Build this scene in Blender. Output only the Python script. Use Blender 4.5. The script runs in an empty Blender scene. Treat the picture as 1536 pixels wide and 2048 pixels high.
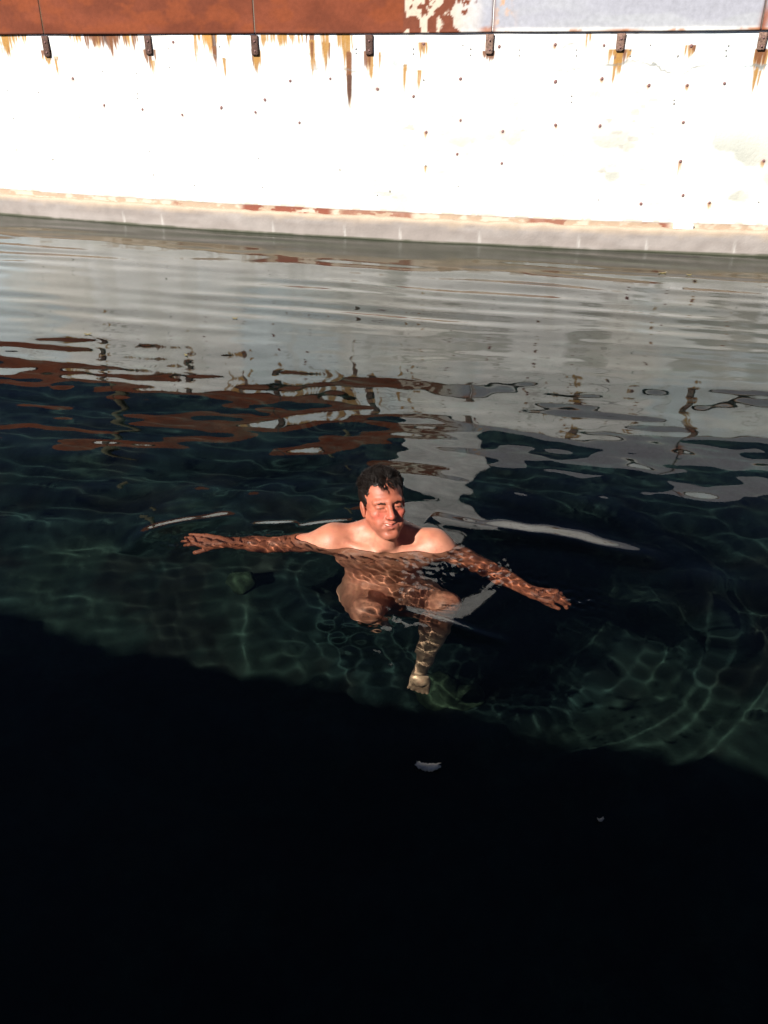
import bpy, math, random
import numpy as np

# ------------------------------------------------------------------ camera, light, exposure
S = bpy.context.scene
COL = S.collection
R = math.radians
CAM_H, CAM_PITCH = 1.75, 31.0
cam = bpy.data.cameras.new('camera')
cam.sensor_fit = 'VERTICAL'
cam.sensor_height = 36.0
cam.sensor_width = 27.0
cam.lens = 36.0 * 1717 / 2048
cam.clip_start = 0.05
cam.clip_end = 2000
cam_o = bpy.data.objects.new('camera', cam)
cam_o.location = (0, 0, CAM_H)
cam_o.rotation_euler = (R(90 - CAM_PITCH), 0, 0)
COL.objects.link(cam_o)
S.camera = cam_o

SUN_EL, SUN_AZ = 37.0, 40.0          # azimuth measured from straight behind the camera towards its left
to_sun = np.array([-math.sin(R(SUN_AZ)) * math.cos(R(SUN_EL)), -math.cos(R(SUN_AZ)) * math.cos(R(SUN_EL)), math.sin(R(SUN_EL))])
W = bpy.data.worlds.new('World')
S.world = W
W.use_nodes = True
wn = W.node_tree
bg = wn.nodes['Background']
sky = wn.nodes.new('ShaderNodeTexSky')
sky.sky_type = 'NISHITA'
sky.sun_disc = False
sky.sun_elevation = R(SUN_EL)
sky.sun_rotation = math.atan2(to_sun[0], to_sun[1])
sky.air_density = 0.22
sky.dust_density = 0.05
sky.ozone_density = 0.0
wn.links.new(sky.outputs[0], bg.inputs[0])
bg.inputs[1].default_value = 0.05
sun = bpy.data.lights.new('sun', 'SUN')
sun.energy = 4.9
sun.angle = R(0.5)
sun.color = (1.0, 0.95, 0.87)
sun.cycles.is_caustics_light = True
sun_o = bpy.data.objects.new('sun', sun)
sun_o.rotation_euler = (R(90 - SUN_EL), 0, math.atan2(to_sun[0], -to_sun[1]))
sun_o.location = tuple(to_sun * 30)
COL.objects.link(sun_o)

S.view_settings.view_transform = 'Standard'
S.view_settings.look = 'None'
S.view_settings.exposure = 1.05
S.view_settings.gamma = 1.0
S.render.engine = 'CYCLES'
S.cycles.use_denoising = True
S.cycles.max_bounces = 8
S.cycles.transmission_bounces = 6
S.cycles.sample_clamp_indirect = 6.0
S.cycles.sample_clamp_direct = 12.0

rng = np.random.default_rng(7)
random.seed(7)

# ------------------------------------------------------------------ helpers
def tag(o, label=None, cat=None, group=None, kind=None):
    if label: o['label'] = label
    if cat: o['category'] = cat
    if group: o['group'] = group
    if kind: o['kind'] = kind
    return o

def empty(name, loc, label, cat, group=None):
    o = bpy.data.objects.new(name, None)
    o.empty_display_size = 0.1
    COL.objects.link(o)
    o.location = loc
    return tag(o, label, cat, group)

def mesh_obj(name, V, F, mat=None, parent=None, smooth=True, col=None, loc=None):
    V = np.asarray(V, float)
    me = bpy.data.meshes.new(name)
    off = np.zeros(3)
    if loc is not None:
        off = np.asarray(loc, float)
    elif parent is not None:
        off = np.array(parent.matrix_basis.translation)
    if isinstance(F, np.ndarray):
        nf, nk = F.shape
        me.vertices.add(len(V)); me.loops.add(nf * nk); me.polygons.add(nf)
        me.vertices.foreach_set('co', (V - off).astype(np.float32).ravel())
        me.loops.foreach_set('vertex_index', F.astype(np.int32).ravel())
        me.polygons.foreach_set('loop_start', np.arange(0, nf * nk, nk, dtype=np.int32))
    else:
        me.from_pydata((V - off).tolist(), [], F)
    me.polygons.foreach_set('use_smooth', [smooth] * len(me.polygons))
    if col is not None:
        a = me.color_attributes.new('tint', 'FLOAT_COLOR', 'POINT')
        c = np.ones((len(V), 4), np.float32)
        c[:, :3] = col
        a.data.foreach_set('color', c.ravel())
    me.update(calc_edges=True)
    me.validate()
    o = bpy.data.objects.new(name, me)
    COL.objects.link(o)
    if parent is not None:
        o.parent = parent
    else:
        o.location = tuple(off)
    if mat: me.materials.append(mat)
    return o

def fade(t): return t * t * t * (t * (t * 6 - 15) + 10)

def noise2(x, y, seed=0):
    g = np.random.default_rng(int(seed)).random((256, 256))
    xi = np.floor(x).astype(int); yi = np.floor(y).astype(int)
    u = fade(x - xi); v = fade(y - yi)
    a = g[xi & 255, yi & 255]; b = g[(xi + 1) & 255, yi & 255]
    c = g[xi & 255, (yi + 1) & 255]; d = g[(xi + 1) & 255, (yi + 1) & 255]
    return (a * (1 - u) + b * u) * (1 - v) + (c * (1 - u) + d * u) * v

def fbm(x, y, seed=0, oct=4):
    s = 0; a = 1; t = 0
    for i in range(oct):
        s = s + a * noise2(x * 2 ** i + 17.3 * i, y * 2 ** i + 5.1 * i, seed + i)
        t += a; a *= 0.5
    return s / t

def sstep(a, b, x):
    t = np.clip((x - a) / (b - a), 0, 1)
    return t * t * (3 - 2 * t)

def mix(c, d, f):
    return c * (1 - f[..., None]) + np.asarray(d) * f[..., None]

def material(name, base=(0.5, 0.5, 0.5), rough=0.6, attr=False, noise=None, bump=0.0, bscale=60.0, metal=0.0, spec=0.5, coat=0.0):
    """principled material: a plain or painted base colour, broken up by a noise, and a bump"""
    m = bpy.data.materials.new(name)
    m.use_nodes = True
    t = m.node_tree
    b = t.nodes['Principled BSDF']
    b.inputs['Roughness'].default_value = rough
    b.inputs['Metallic'].default_value = metal
    b.inputs['Specular IOR Level'].default_value = spec
    b.inputs['Coat Weight'].default_value = coat
    b.inputs['Coat Roughness'].default_value = 0.15
    tc = t.nodes.new('ShaderNodeTexCoord')
    src = None
    if attr:
        a = t.nodes.new('ShaderNodeAttribute'); a.attribute_name = 'tint'
        src = a.outputs['Color']
    else:
        rgb = t.nodes.new('ShaderNodeRGB'); rgb.outputs[0].default_value = (*base, 1)
        src = rgb.outputs[0]
    if noise:
        sc, amt = noise
        n = t.nodes.new('ShaderNodeTexNoise'); n.inputs['Scale'].default_value = sc; n.inputs['Detail'].default_value = 6
        t.links.new(tc.outputs['Object'], n.inputs['Vector'])
        mr = t.nodes.new('ShaderNodeMapRange')
        mr.inputs['From Min'].default_value = 0.3; mr.inputs['From Max'].default_value = 0.7
        mr.inputs['To Min'].default_value = 1 - amt; mr.inputs['To Max'].default_value = 1 + amt * 0.5
        t.links.new(n.outputs['Fac'], mr.inputs['Value'])
        mx = t.nodes.new('ShaderNodeVectorMath'); mx.operation = 'SCALE'
        t.links.new(src, mx.inputs[0]); t.links.new(mr.outputs[0], mx.inputs['Scale'])
        src = mx.outputs[0]
    t.links.new(src, b.inputs['Base Color'])
    if bump:
        n = t.nodes.new('ShaderNodeTexNoise'); n.inputs['Scale'].default_value = bscale; n.inputs['Detail'].default_value = 5
        t.links.new(tc.outputs['Object'], n.inputs['Vector'])
        bp = t.nodes.new('ShaderNodeBump'); bp.inputs['Strength'].default_value = bump; bp.inputs['Distance'].default_value = 0.01
        t.links.new(n.outputs['Fac'], bp.inputs['Height'])
        t.links.new(bp.outputs[0], b.inputs['Normal'])
    return m

def grid_faces(n, m):
    i = np.arange(n * m).reshape(n, m)
    return np.stack([i[:-1, :-1], i[1:, :-1], i[1:, 1:], i[:-1, 1:]], -1).reshape(-1, 4)

def slab(X, Y, Z, thick):
    """closed solid from a front grid (n x m, first index along +x, second upward) and a thickness along +y"""
    n, m = X.shape
    A = np.stack([X, Y, Z], -1).reshape(-1, 3)
    B = np.stack([X, Y + thick, Z], -1).reshape(-1, 3)
    F = grid_faces(n, m)
    i = np.arange(n * m).reshape(n, m); k = n * m
    fs = [F, F[:, ::-1] + k]
    for e in (i[:, 0][::-1], i[:, -1], i[0, :], i[-1, :][::-1]):
        fs.append(np.stack([e[:-1], e[1:], e[1:] + k, e[:-1] + k], -1))
    return np.vstack([A, B]), np.vstack(fs)

def box(c, s, rot=0.0):
    c = np.array(c, float); s = np.array(s, float) / 2
    V = np.array([[x, y, z] for x in (-1, 1) for y in (-1, 1) for z in (-1, 1)], float) * s
    cr, sr = math.cos(rot), math.sin(rot)
    V = np.stack([V[:, 0] * cr - V[:, 1] * sr, V[:, 0] * sr + V[:, 1] * cr, V[:, 2]], -1) + c
    F = [[0, 1, 3, 2], [4, 6, 7, 5], [0, 4, 5, 1], [2, 3, 7, 6], [0, 2, 6, 4], [1, 5, 7, 3]]
    return V, F

def bevelled(name, V, F, mat, parent=None, w=0.004, loc=None):
    o = mesh_obj(name, V, F, mat, parent, smooth=False, loc=loc)
    b = o.modifiers.new('bevel', 'BEVEL'); b.width = w; b.segments = 2
    return o

# where the pixel (px, py) of the photograph meets the water, or a depth below it (with refraction)
def ray(px, py):
    p = R(CAM_PITCH)
    d = np.array([0, math.cos(p), -math.sin(p)]) + np.array([1, 0, 0]) * ((px - 768) / 1717) - np.array([0, math.sin(p), math.cos(p)]) * ((py - 1024) / 1717)
    return d / np.linalg.norm(d)

def at(px, py, depth=0.0):
    d = ray(px, py); o = np.array([0, 0, CAM_H])
    if depth <= 0:
        return o + d * ((CAM_H + depth) / -d[2])
    P = o + d * (CAM_H / -d[2])
    h = d[:2] / 1.333
    c = math.sqrt(1 - h @ h)
    return P + np.array([h[0] / c * depth, h[1] / c * depth, -depth])

def wall_y(x):
    x = np.asarray(x, float)
    xc = np.clip(x, -4.2, 4.2)
    return 0.01617 * xc ** 2 - 0.21886 * xc + 7.38 + (0.03234 * xc - 0.21886) * (x - xc)

def on_wall(px, py):
    d = ray(px, py); t = 7.0
    for _ in range(50):
        t = float(wall_y(d[0] * t)) / d[1]
    return np.array([0, 0, CAM_H]) + d * t

def joint_z(x):
    return 1.512 + 0.012 * np.asarray(x)

# ------------------------------------------------------------------ materials
M = {}
M['paint'] = material('old_white_paint', rough=0.75, attr=True, noise=(9, 0.05), bump=0.25, bscale=45)
M['plinth'] = material('worn_concrete', rough=0.85, attr=True, noise=(10, 0.10), bump=0.2, bscale=60)
M['steel'] = material('painted_steel', rough=0.75, spec=0.15, attr=True, noise=(30, 0.12), bump=0.12, bscale=35)
M['rust'] = material('rusted_iron', (0.075, 0.035, 0.024), 0.8, noise=(60, 0.5), bump=0.6, bscale=140)
M['rust_pale'] = material('weathered_iron', (0.20, 0.12, 0.09), 0.8, noise=(60, 0.6), bump=0.6, bscale=140)
M['bolt'] = material('bolt_rust', (0.21, 0.11, 0.105), 0.8, noise=(90, 0.4))
M['nail'] = material('bolt_grey', (0.27, 0.26, 0.25), 0.7, noise=(90, 0.4))
M['pillar'] = material('pale_concrete', (0.78, 0.78, 0.77), 0.85, noise=(6, 0.25), bump=0.4, bscale=30)
M['wood'] = material('weathered_wood', (0.13, 0.11, 0.06), 0.85, noise=(14, 0.4), bump=0.4, bscale=40)
M['ground'] = material('dry_ground', (0.22, 0.18, 0.13), 0.95, noise=(3, 0.3), bump=0.4, bscale=20)
M['deck'] = material('deck_concrete', (0.22, 0.21, 0.20), 0.9, noise=(12, 0.25), bump=0.4, bscale=50)
M['build'] = material('building_render', (0.25, 0.24, 0.22), 0.9, noise=(5, 0.2), bump=0.3, bscale=30)
M['roof'] = material('roof_sheet', (0.14, 0.13, 0.13), 0.6, noise=(12, 0.3))
M['glass'] = material('dark_glass', (0.03, 0.035, 0.04), 0.08)
M['floor'] = material('algae_floor', rough=0.95, attr=True, noise=(14, 0.45), bump=0.5, bscale=30, spec=0.1)
M['stone'] = material('algae_stone', (0.017, 0.030, 0.018), 0.9, noise=(22, 0.6), bump=0.6, bscale=40, spec=0.1)
M['leaf'] = material('dry_leaf', (0.16, 0.13, 0.05), 0.7, noise=(40, 0.4))
M['palefleck'] = material('pale_fleck', (0.60, 0.52, 0.42), 0.6, noise=(90, 0.35), bump=0.3, bscale=150)
M['skin'] = material('skin', rough=0.5, attr=True, noise=(28, 0.16), bump=0.12, bscale=260, spec=0.38)
M['hair'] = material('wet_hair', (0.0075, 0.0042, 0.003), 0.5, noise=(120, 0.3), spec=0.2)
M['brow'] = material('brow_hair', (0.03, 0.015, 0.01), 0.6, spec=0.2)
M['eye'] = material('eyeball', (0.22, 0.18, 0.17), 0.15)
M['iris'] = material('iris_brown', (0.02, 0.015, 0.012), 0.1)
M['teeth'] = material('tooth_enamel', (0.6, 0.52, 0.44), 0.3)

mw = bpy.data.materials.new('pool_water')
mw.use_nodes = True
t = mw.node_tree
t.nodes.clear()
out = t.nodes.new('ShaderNodeOutputMaterial')
gl = t.nodes.new('ShaderNodeBsdfPrincipled')
gl.inputs['IOR'].default_value = 1.333
gl.inputs['Roughness'].default_value = 0.0
gl.inputs['Transmission Weight'].default_value = 1.0
gl.inputs['Base Color'].default_value = (0.70, 0.76, 0.70, 1)      # slightly murky
t.links.new(gl.outputs[0], out.inputs[0])
M['water'] = mw

# ------------------------------------------------------------------ far wall: painted face with stains
fw = empty('pool_wall', (0, float(wall_y(0)), 0), 'long white painted pool wall streaked with rust and dotted with old bolts', 'wall')
xs = np.concatenate([np.linspace(-9, -4.05, 34), np.arange(-4.0, 3.6, 0.0055), np.linspace(3.65, 9, 36)])
zs = np.concatenate([np.linspace(-1.4, 0.10, 8)[:-1], np.arange(0.10, 1.50, 0.008), [1.5]])
X, Z01 = np.meshgrid(xs, zs, indexing='ij')
Zw = Z01 + (Z01 > 0.3) * (joint_z(X) - 1.5) * np.clip((Z01 - 0.3) / 1.2, 0, 1)
Yw = wall_y(X) + 0.004 * (fbm(X * 1.6, Zw * 1.6, 50, 3) - 0.5)

c = np.ones(X.shape + (3,)) * np.array([0.80, 0.80, 0.775])
f = sstep(0.50, 0.66, fbm(X * 1.1 + 40, Zw * 0.9 + 3, 3, 4)); c = mix(c, (0.66, 0.77, 0.82), f * 0.75)
f = sstep(0.52, 0.68, fbm(X * 0.9 + 9, Zw * 1.3 + 30, 11, 4)); c = mix(c, (0.76, 0.72, 0.63), f * 0.45)
f = sstep(0.54, 0.70, fbm(X * 2.3 + 70, Zw * 3.5 + 8, 21, 5)) * sstep(-2.5, 1.2, X) * sstep(1.15, 0.7, Zw)
c = mix(c, (0.34, 0.345, 0.30), f * 0.85)
f = sstep(0.62, 0.75, fbm(X * 9, Zw * 22, 31, 4)) * sstep(0.45, 0.6, fbm(X * 1.2, Zw * 1.4, 33, 3))
c = mix(c, (0.30, 0.28, 0.25), f * 0.6)
# vertical washes
f = sstep(0.55, 0.75, fbm(X * 5, Zw * 0.5, 41, 3)); c = mix(c, (0.62, 0.60, 0.54), f * 0.35)

WX, WZ = X, Zw
def streak(c, px, py0, py1, wpx, k, col=(0.30, 0.11, 0.025), taper=1.0, seed=0):
    """a rust stain: a bundle of thin runs, each with its own place, length and strength"""
    a = on_wall(px, py0); b = on_wall(px, py1)
    s = 8.7 / 1717
    g = np.random.default_rng(int(seed * 10) + 5)
    n = max(1, int(round(wpx / 1.7)))
    H = max(a[2] - b[2], 1e-3)
    f = np.zeros(WX.shape)
    cols = np.abs(WX[:, 0] - a[0]) < wpx * s * 1.5 + 0.05
    x, z = WX[cols], WZ[cols]
    ff = np.zeros(x.shape)
    for i in range(n):
        off = 0.0 if n == 1 else g.normal() * wpx * s * 0.30
        L = H * (g.uniform(.45, 1.0) if i else 1.0) * (1 - .35 * min(abs(off) / (wpx * s * .5), 1))
        w = g.uniform(.0045, .0085) * (1 if n > 1 else max(1, wpx / 4.5))
        tt = (a[2] - z) / L
        wob = (noise2(z * 10 + i * 3.7 + seed, z * 0 + seed, 5) - .5) * .012
        p = np.exp(-((x - a[0] - off - wob) / (w * (1.25 - .6 * np.clip(tt, 0, 1)))) ** 2)
        p = p * sstep(-.02, .03, tt) * (1 - sstep(.35, 1.0, tt)) * g.uniform(.55, 1.15) * k
        ff = 1 - (1 - ff) * (1 - np.clip(p, 0, .97))
    ff = ff * (.8 + .5 * fbm(x * 60, z * 14, seed + 60, 2))
    f[cols] = np.clip(ff, 0, .96)
    return mix(c, col, f)

RUST, YEL, DK = (0.15, 0.052, 0.015), (0.33, 0.17, 0.035), (0.07, 0.026, 0.013)
strk = [(12, 66, 122, 12, 1.0, RUST), (8, 66, 128, 20, .6, YEL), (45, 66, 92, 6, .7, YEL), (33, 66, 86, 7, .6, YEL), (27, 66, 108, 5, .6, YEL),
        (150, 68, 98, 12, .5, YEL), (172, 66, 98, 9, .95, RUST), (186, 66, 92, 8, .8, RUST), (193, 66, 110, 8, .6, YEL), (205, 66, 100, 22, .9, RUST),
        (214, 66, 104, 20, .85, DK), (222, 68, 122, 12, 1.0, RUST), (230, 66, 100, 10, .7, RUST), (248, 68, 104, 6, .95, RUST), (260, 66, 98, 14, .5, YEL), (267, 68, 104, 5, .95, RUST),
        (388, 66, 146, 5, .7, YEL), (412, 64, 112, 18, .95, YEL), (418, 66, 118, 12, .8, (.42, .2, .04)), (426, 66, 122, 9, 1.2, DK), (430, 92, 140, 6, .8, RUST), (455, 66, 100, 6, .7, YEL), (447, 116, 154, 5, .9, YEL),
        (528, 68, 92, 14, .6, YEL), (545, 66, 96, 6, .6, YEL), (556, 68, 100, 8, .6, YEL), (568, 66, 104, 6, .7, YEL), (583, 68, 90, 10, .5, YEL), (596, 66, 100, 6, .7, YEL),
        (620, 66, 112, 7, .9, RUST), (625, 80, 172, 7, .9, YEL), (624, 84, 120, 5, 1.0, RUST), (653, 84, 150, 7, 1.1, RUST), (651, 66, 176, 9, .6, YEL), (678, 66, 112, 7, .8, YEL), (690, 66, 130, 10, .7, YEL),
        (697, 70, 238, 8, .9, YEL), (697, 104, 232, 7, 1.3, RUST), (698, 150, 225, 4, 1.1, DK), (742, 104, 162, 12, .9, YEL), (738, 102, 150, 10, 1.2, RUST),
        (846, 84, 128, 7, 1.0, YEL), (847, 84, 108, 5, .9, RUST), (811, 128, 200, 4, .8, YEL), (838, 140, 186, 4, .7, YEL),
        (93, 100, 122, 14, 1.3, RUST), (100, 112, 132, 18, .6, YEL), (112, 118, 160, 8, .35, YEL), (297, 98, 136, 11, 1.3, RUST), (303, 120, 158, 6, .4, YEL), (510, 98, 148, 9, 1.2, RUST), (511, 100, 160, 13, .6, YEL),
        (979, 102, 124, 14, .9, RUST), (1240, 98, 136, 15, 1.3, RUST), (1242, 98, 140, 17, .9, YEL), (1237, 118, 200, 7, .85, YEL), (1176, 66, 100, 5, .5, YEL),
        (1521, 98, 178, 13, 1.2, YEL), (1523, 98, 145, 10, 1.2, RUST), (1514, 140, 205, 7, .7, YEL), (1382, 90, 124, 8, .9, YEL), (1383, 90, 106, 6, 1.0, RUST)]
for i, q in enumerate(strk):
    c = streak(c, q[0], q[1], q[2] + 14, q[3] * 1.25, q[4] * 2.0, q[5], 1.0, i * 1.7)

bolts = []
def cr1(l): return [(x / 2, y / 2) for x, y in l]
def cr2(l): return [(768 + x / 2, y / 2) for x, y in l]
big = cr2([(158, 175), (461, 186), (685, 178), (880, 181), (1229, 183), (306, 315), (872, 314), (1060, 341), (1213, 340), (1362, 333), (118, 385), (306, 481), (169, 528), (475, 525), (686, 499), (864, 503), (1197, 489), (293, 616), (471, 653), (1186, 645), (1519, 643), (1196, 781), (1028, 815), (1302, 810), (686, 326)]) + \
      cr1([(693, 168), (291, 313), (417, 420), (570, 437), (729, 458), (886, 430), (1022, 448), (1060, 399), (1198, 490), (1161, 323), (1321, 314), (1510, 356)])
small = cr2([(117, 195), (117, 215), (346, 196), (346, 220), (540, 199), (540, 222), (770, 199), (770, 222), (985, 199), (985, 224), (1175, 224), (1368, 201), (1368, 223), (315, 180), (1378, 182), (1065, 180), (167, 662), (296, 745), (1498, 808), (857, 799), (23, 765), (750, 384), (750, 408), (1160, 400), (1160, 414), (158, 320)]) + \
        cr1([(675, 195), (677, 270), (551, 375), (551, 393), (1424, 196), (1424, 212), (1034, 634), (1359, 679), (212, 636), (614, 699), (776, 741), (1051, 750), (1509, 781), (155, 370), (31, 360), (54, 472), (316, 467), (596, 604), (65, 599), (878, 186), (544, 292), (410, 284)])
drip = {(1229, 183): 60, (872, 314): 40, (1213, 340): 40, (169, 528): 40, (1186, 645): 90, (1302, 810): 50, (1519, 643): 45, (158, 175): 60, (1060, 341): 30, (685, 178): 20, (686, 499): 22, (167, 662): 50}
for (x, y), L in drip.items():
    c = streak(c, 768 + x / 2, y / 2, y / 2 + L / 2 + 6, 4.5, 0.75, (.42, .27, .10), 0.6, x)
    c = streak(c, 768 + x / 2, y / 2, y / 2 + L / 4 + 4, 4, 0.6, (.28, .13, .06), 0.6, x)
for (x, y) in cr1([(417, 420), (1022, 448), (886, 430), (212, 636), (729, 458)]):
    c = streak(c, x, y, y + 18, 4, 0.6, (0.33, 0.30, 0.27), 0.6, x)
# rusty halo round each bolt
for k, (px, py) in enumerate(big):
    P = on_wall(px, py)
    d2 = ((X - P[0]) ** 2 + (Zw - P[2] + 0.006) ** 2) / 0.016 ** 2
    c = mix(c, (0.27, 0.13, 0.10), np.exp(-d2) * 0.75)
# cracks
def crack(c, pts, w=0.005, k=0.6):
    Q = np.array([on_wall(*p)[[0, 2]] for p in pts])
    D = np.full(X.shape, 9.0)
    jx = (fbm(X * 14, Zw * 14, 77, 3) - 0.5) * 0.06; jz = (fbm(X * 14 + 50, Zw * 14, 79, 3) - 0.5) * 0.06
    for a, b in zip(Q[:-1], Q[1:]):
        e = b - a
        u = np.clip(((X + jx - a[0]) * e[0] + (Zw + jz - a[1]) * e[1]) / (e @ e), 0, 1)
        D = np.minimum(D, np.hypot(X + jx - a[0] - u * e[0], Zw + jz - a[1] - u * e[1]))
    g = 0.45 + 0.9 * fbm(X * 6, Zw * 6, 90, 2)
    return mix(c, (0.17, 0.18, 0.17), np.clip(np.exp(-(D / w) ** 2) * k * g, 0, 0.9))
c = crack(c, cr2([(0, 245), (100, 260), (160, 270), (215, 293), (300, 280)]))
c = crack(c, cr2([(690, 285), (850, 270), (940, 262), (1000, 247), (1085, 262), (1150, 292), (1175, 305), (1260, 262), (1310, 250), (1400, 272), (1530, 262)]), 0.006, 0.9)
c = crack(c, cr2([(460, 190), (560, 176), (640, 180)]), 0.005, .5)
c = crack(c, cr2([(680, 190), (780, 178)]), 0.005, .5)
c = crack(c, cr1([(190, 236), (400, 245), (520, 250)]), 0.005, .5)
c = crack(c, cr1([(680, 216), (800, 212), (910, 236), (1000, 232)]), 0.005, .55)
c = crack(c, cr1([(1240, 285), (1330, 280), (1430, 292)]), 0.004, .5)
# lower edge of the paint: a dark joint, then bare tan concrete with rust-red remains
edge = 0.222 + 0.008 * (noise2(X * 3, X * 0, 13) - 0.5)
jag = (fbm(X * 16, Zw * 30, 14, 4) - 0.5) * 0.035
low = sstep(0.004, -0.004, Zw - edge)
tan = np.ones(X.shape + (3,)) * np.array([0.36, 0.265, 0.19])
tan = mix(tan, (0.50, 0.42, 0.34), sstep(0.45, 0.65, fbm(X * 12, Zw * 25, 15, 3)))
pr = np.zeros(X.shape)
for a, b, kk in ((480, 668, 1), (676, 830, .72), (1050, 1140, .8), (1285, 1345, .9), (345, 390, .6)):
    xa, xb = on_wall(a, 430)[0], on_wall(b, 440)[0]
    pr = np.maximum(pr, kk * sstep(xa - .02, xa + .06, X) * sstep(xb + .02, xb - .06, X))
redf = pr * sstep(0.46, 0.54, fbm(X * 8, Zw * 26, 16, 4) + 0.16 * (pr - .35))
tan = mix(tan, (0.20, 0.055, 0.03), redf)
c = mix(c, (0, 0, 0), low) + tan * low[..., None]
c = mix(c, (0.12, 0.09, 0.07), np.exp(-((Zw - edge) / 0.005) ** 2) * 0.55)
f = sstep(0.06, 0.0, Zw - edge) * sstep(0, .002, Zw - edge) * sstep(.55, .66, fbm(X * 13, Zw * 18, 18, 4)); c = mix(c, (0.45, 0.38, 0.3), f * 0.8)
V, F = slab(X, Yw, Zw, 0.38)
mesh_obj('wall_face', V, F, M['paint'], fw, col=np.vstack([c.reshape(-1, 3)] * 2))

# plinth at the foot of the wall
xs = np.concatenate([np.linspace(-9, -4.05, 20), np.arange(-4.0, 3.6, 0.012), np.linspace(3.65, 9, 20)])
prof = [(-1.4, 0.055), (-0.3, 0.055), (-.1, .052), (-0.02, 0.05), (0.0, .05), (0.008, 0.05), (.02, .05), (0.05, 0.047), (.09, .046), (0.12, 0.046), (0.15, 0.045), (0.166, 0.043), (0.176, 0.036), (0.18, 0.012), (0.183, -0.01)]
X, J = np.meshgrid(xs, np.arange(len(prof)), indexing='ij')
pz = np.array([p[0] for p in prof])[J]; po = np.array([p[1] for p in prof])[J]
wear = fbm(X * 7, pz * 20, 22, 4) - 0.5
up = sstep(0.1, 0.17, pz)
Zp = pz + up * wear * 0.03
Yp = wall_y(X) - po - wear * 0.012 * sstep(-0.1, 0.1, pz)
cp = np.ones(X.shape + (3,)) * np.array([0.235, 0.205, 0.19])
cp = mix(cp, (0.275, 0.245, 0.23), sstep(.45, .65, fbm(X * 3, pz * 30, 23, 4)))
cp = mix(cp, (0.40, 0.31, 0.225), sstep(.12, .17, pz + wear * .06) * 0.8)
cp = mix(cp, (0.055, 0.06, 0.035), sstep(0.017, 0.006, pz + wear * 0.02) * 0.9)
cp = mix(cp, (0.07, 0.085, 0.05), sstep(0, -0.02, pz))
for px in (255, 548, 800, 958, 1157, 1293, 1470, 330, 690):  # pale upright drips, painted as glints just above the waterline
    xx = on_wall(px, 465)[0] + 0.0
    cp = mix(cp, (0.42, 0.40, 0.38), np.exp(-((X - xx + (pz - .05) * .1) / 0.009) ** 2) * sstep(0.008, 0.02, pz) * sstep(.12, .06, pz) * 0.8)
V, F = slab(X, Yp, Zp, 0.05)
mesh_obj('plinth', V, F, M['plinth'], fw, col=np.vstack([cp.reshape(-1, 3)] * 2))
# pale repair patch by the right end of the foot
P0, P1 = on_wall(1343, 465), on_wall(1384, 463)
V, F = box(((P0[0] + P1[0]) / 2, wall_y((P0[0] + P1[0]) / 2) - 0.012, 0.198), (P1[0] - P0[0], 0.03, 0.04), -0.2)
bevelled('metal_scrap', V, F, M['pillar'], fw, 0.006)

def bolt_mesh(name, r, h, mat, seed):
    g = np.random.default_rng(seed)
    n = 9; a = np.linspace(0, 2 * np.pi, n, endpoint=False)
    V = []
    for rr, hh in ((1.0, 0.0), (1.0, 0.45), (0.82, 0.85), (0.35, 1.0)):
        k = rr * r * (1 + 0.12 * (g.random(n) - .5))
        V.append(np.stack([np.cos(a) * k, np.full(n, -hh * h), np.sin(a) * k], -1))
    V = np.vstack(V)
    F = [[i * n + j, i * n + (j + 1) % n, (i + 1) * n + (j + 1) % n, (i + 1) * n + j] for i in range(3) for j in range(n)] + [list(range(3 * n, 4 * n))]
    me = bpy.data.meshes.new(name); me.from_pydata(V.tolist(), [], F); me.materials.append(mat)
    me.polygons.foreach_set('use_smooth', [True] * len(F))
    return me
bm1 = bolt_mesh('bolt', 0.0105, 0.005, M['bolt'], 1)
bm2 = bolt_mesh('bolt', 0.0068, 0.004, M['nail'], 2)
for lst, me in ((big, bm1), (small, bm2)):
    for px, py in lst:
        P = on_wall(px, py)
        o = bpy.data.objects.new('bolt', me)
        COL.objects.link(o); o.parent = fw
        o.location = (P[0], float(wall_y(P[0])) - 0.0005 - fw.location[1], P[2])
        o.rotation_euler = (0, random.uniform(0, 6), 0.0)
        sc = random.uniform(0.8, 1.15); o.scale = (sc, 1, sc * random.uniform(1, 1.25))

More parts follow.
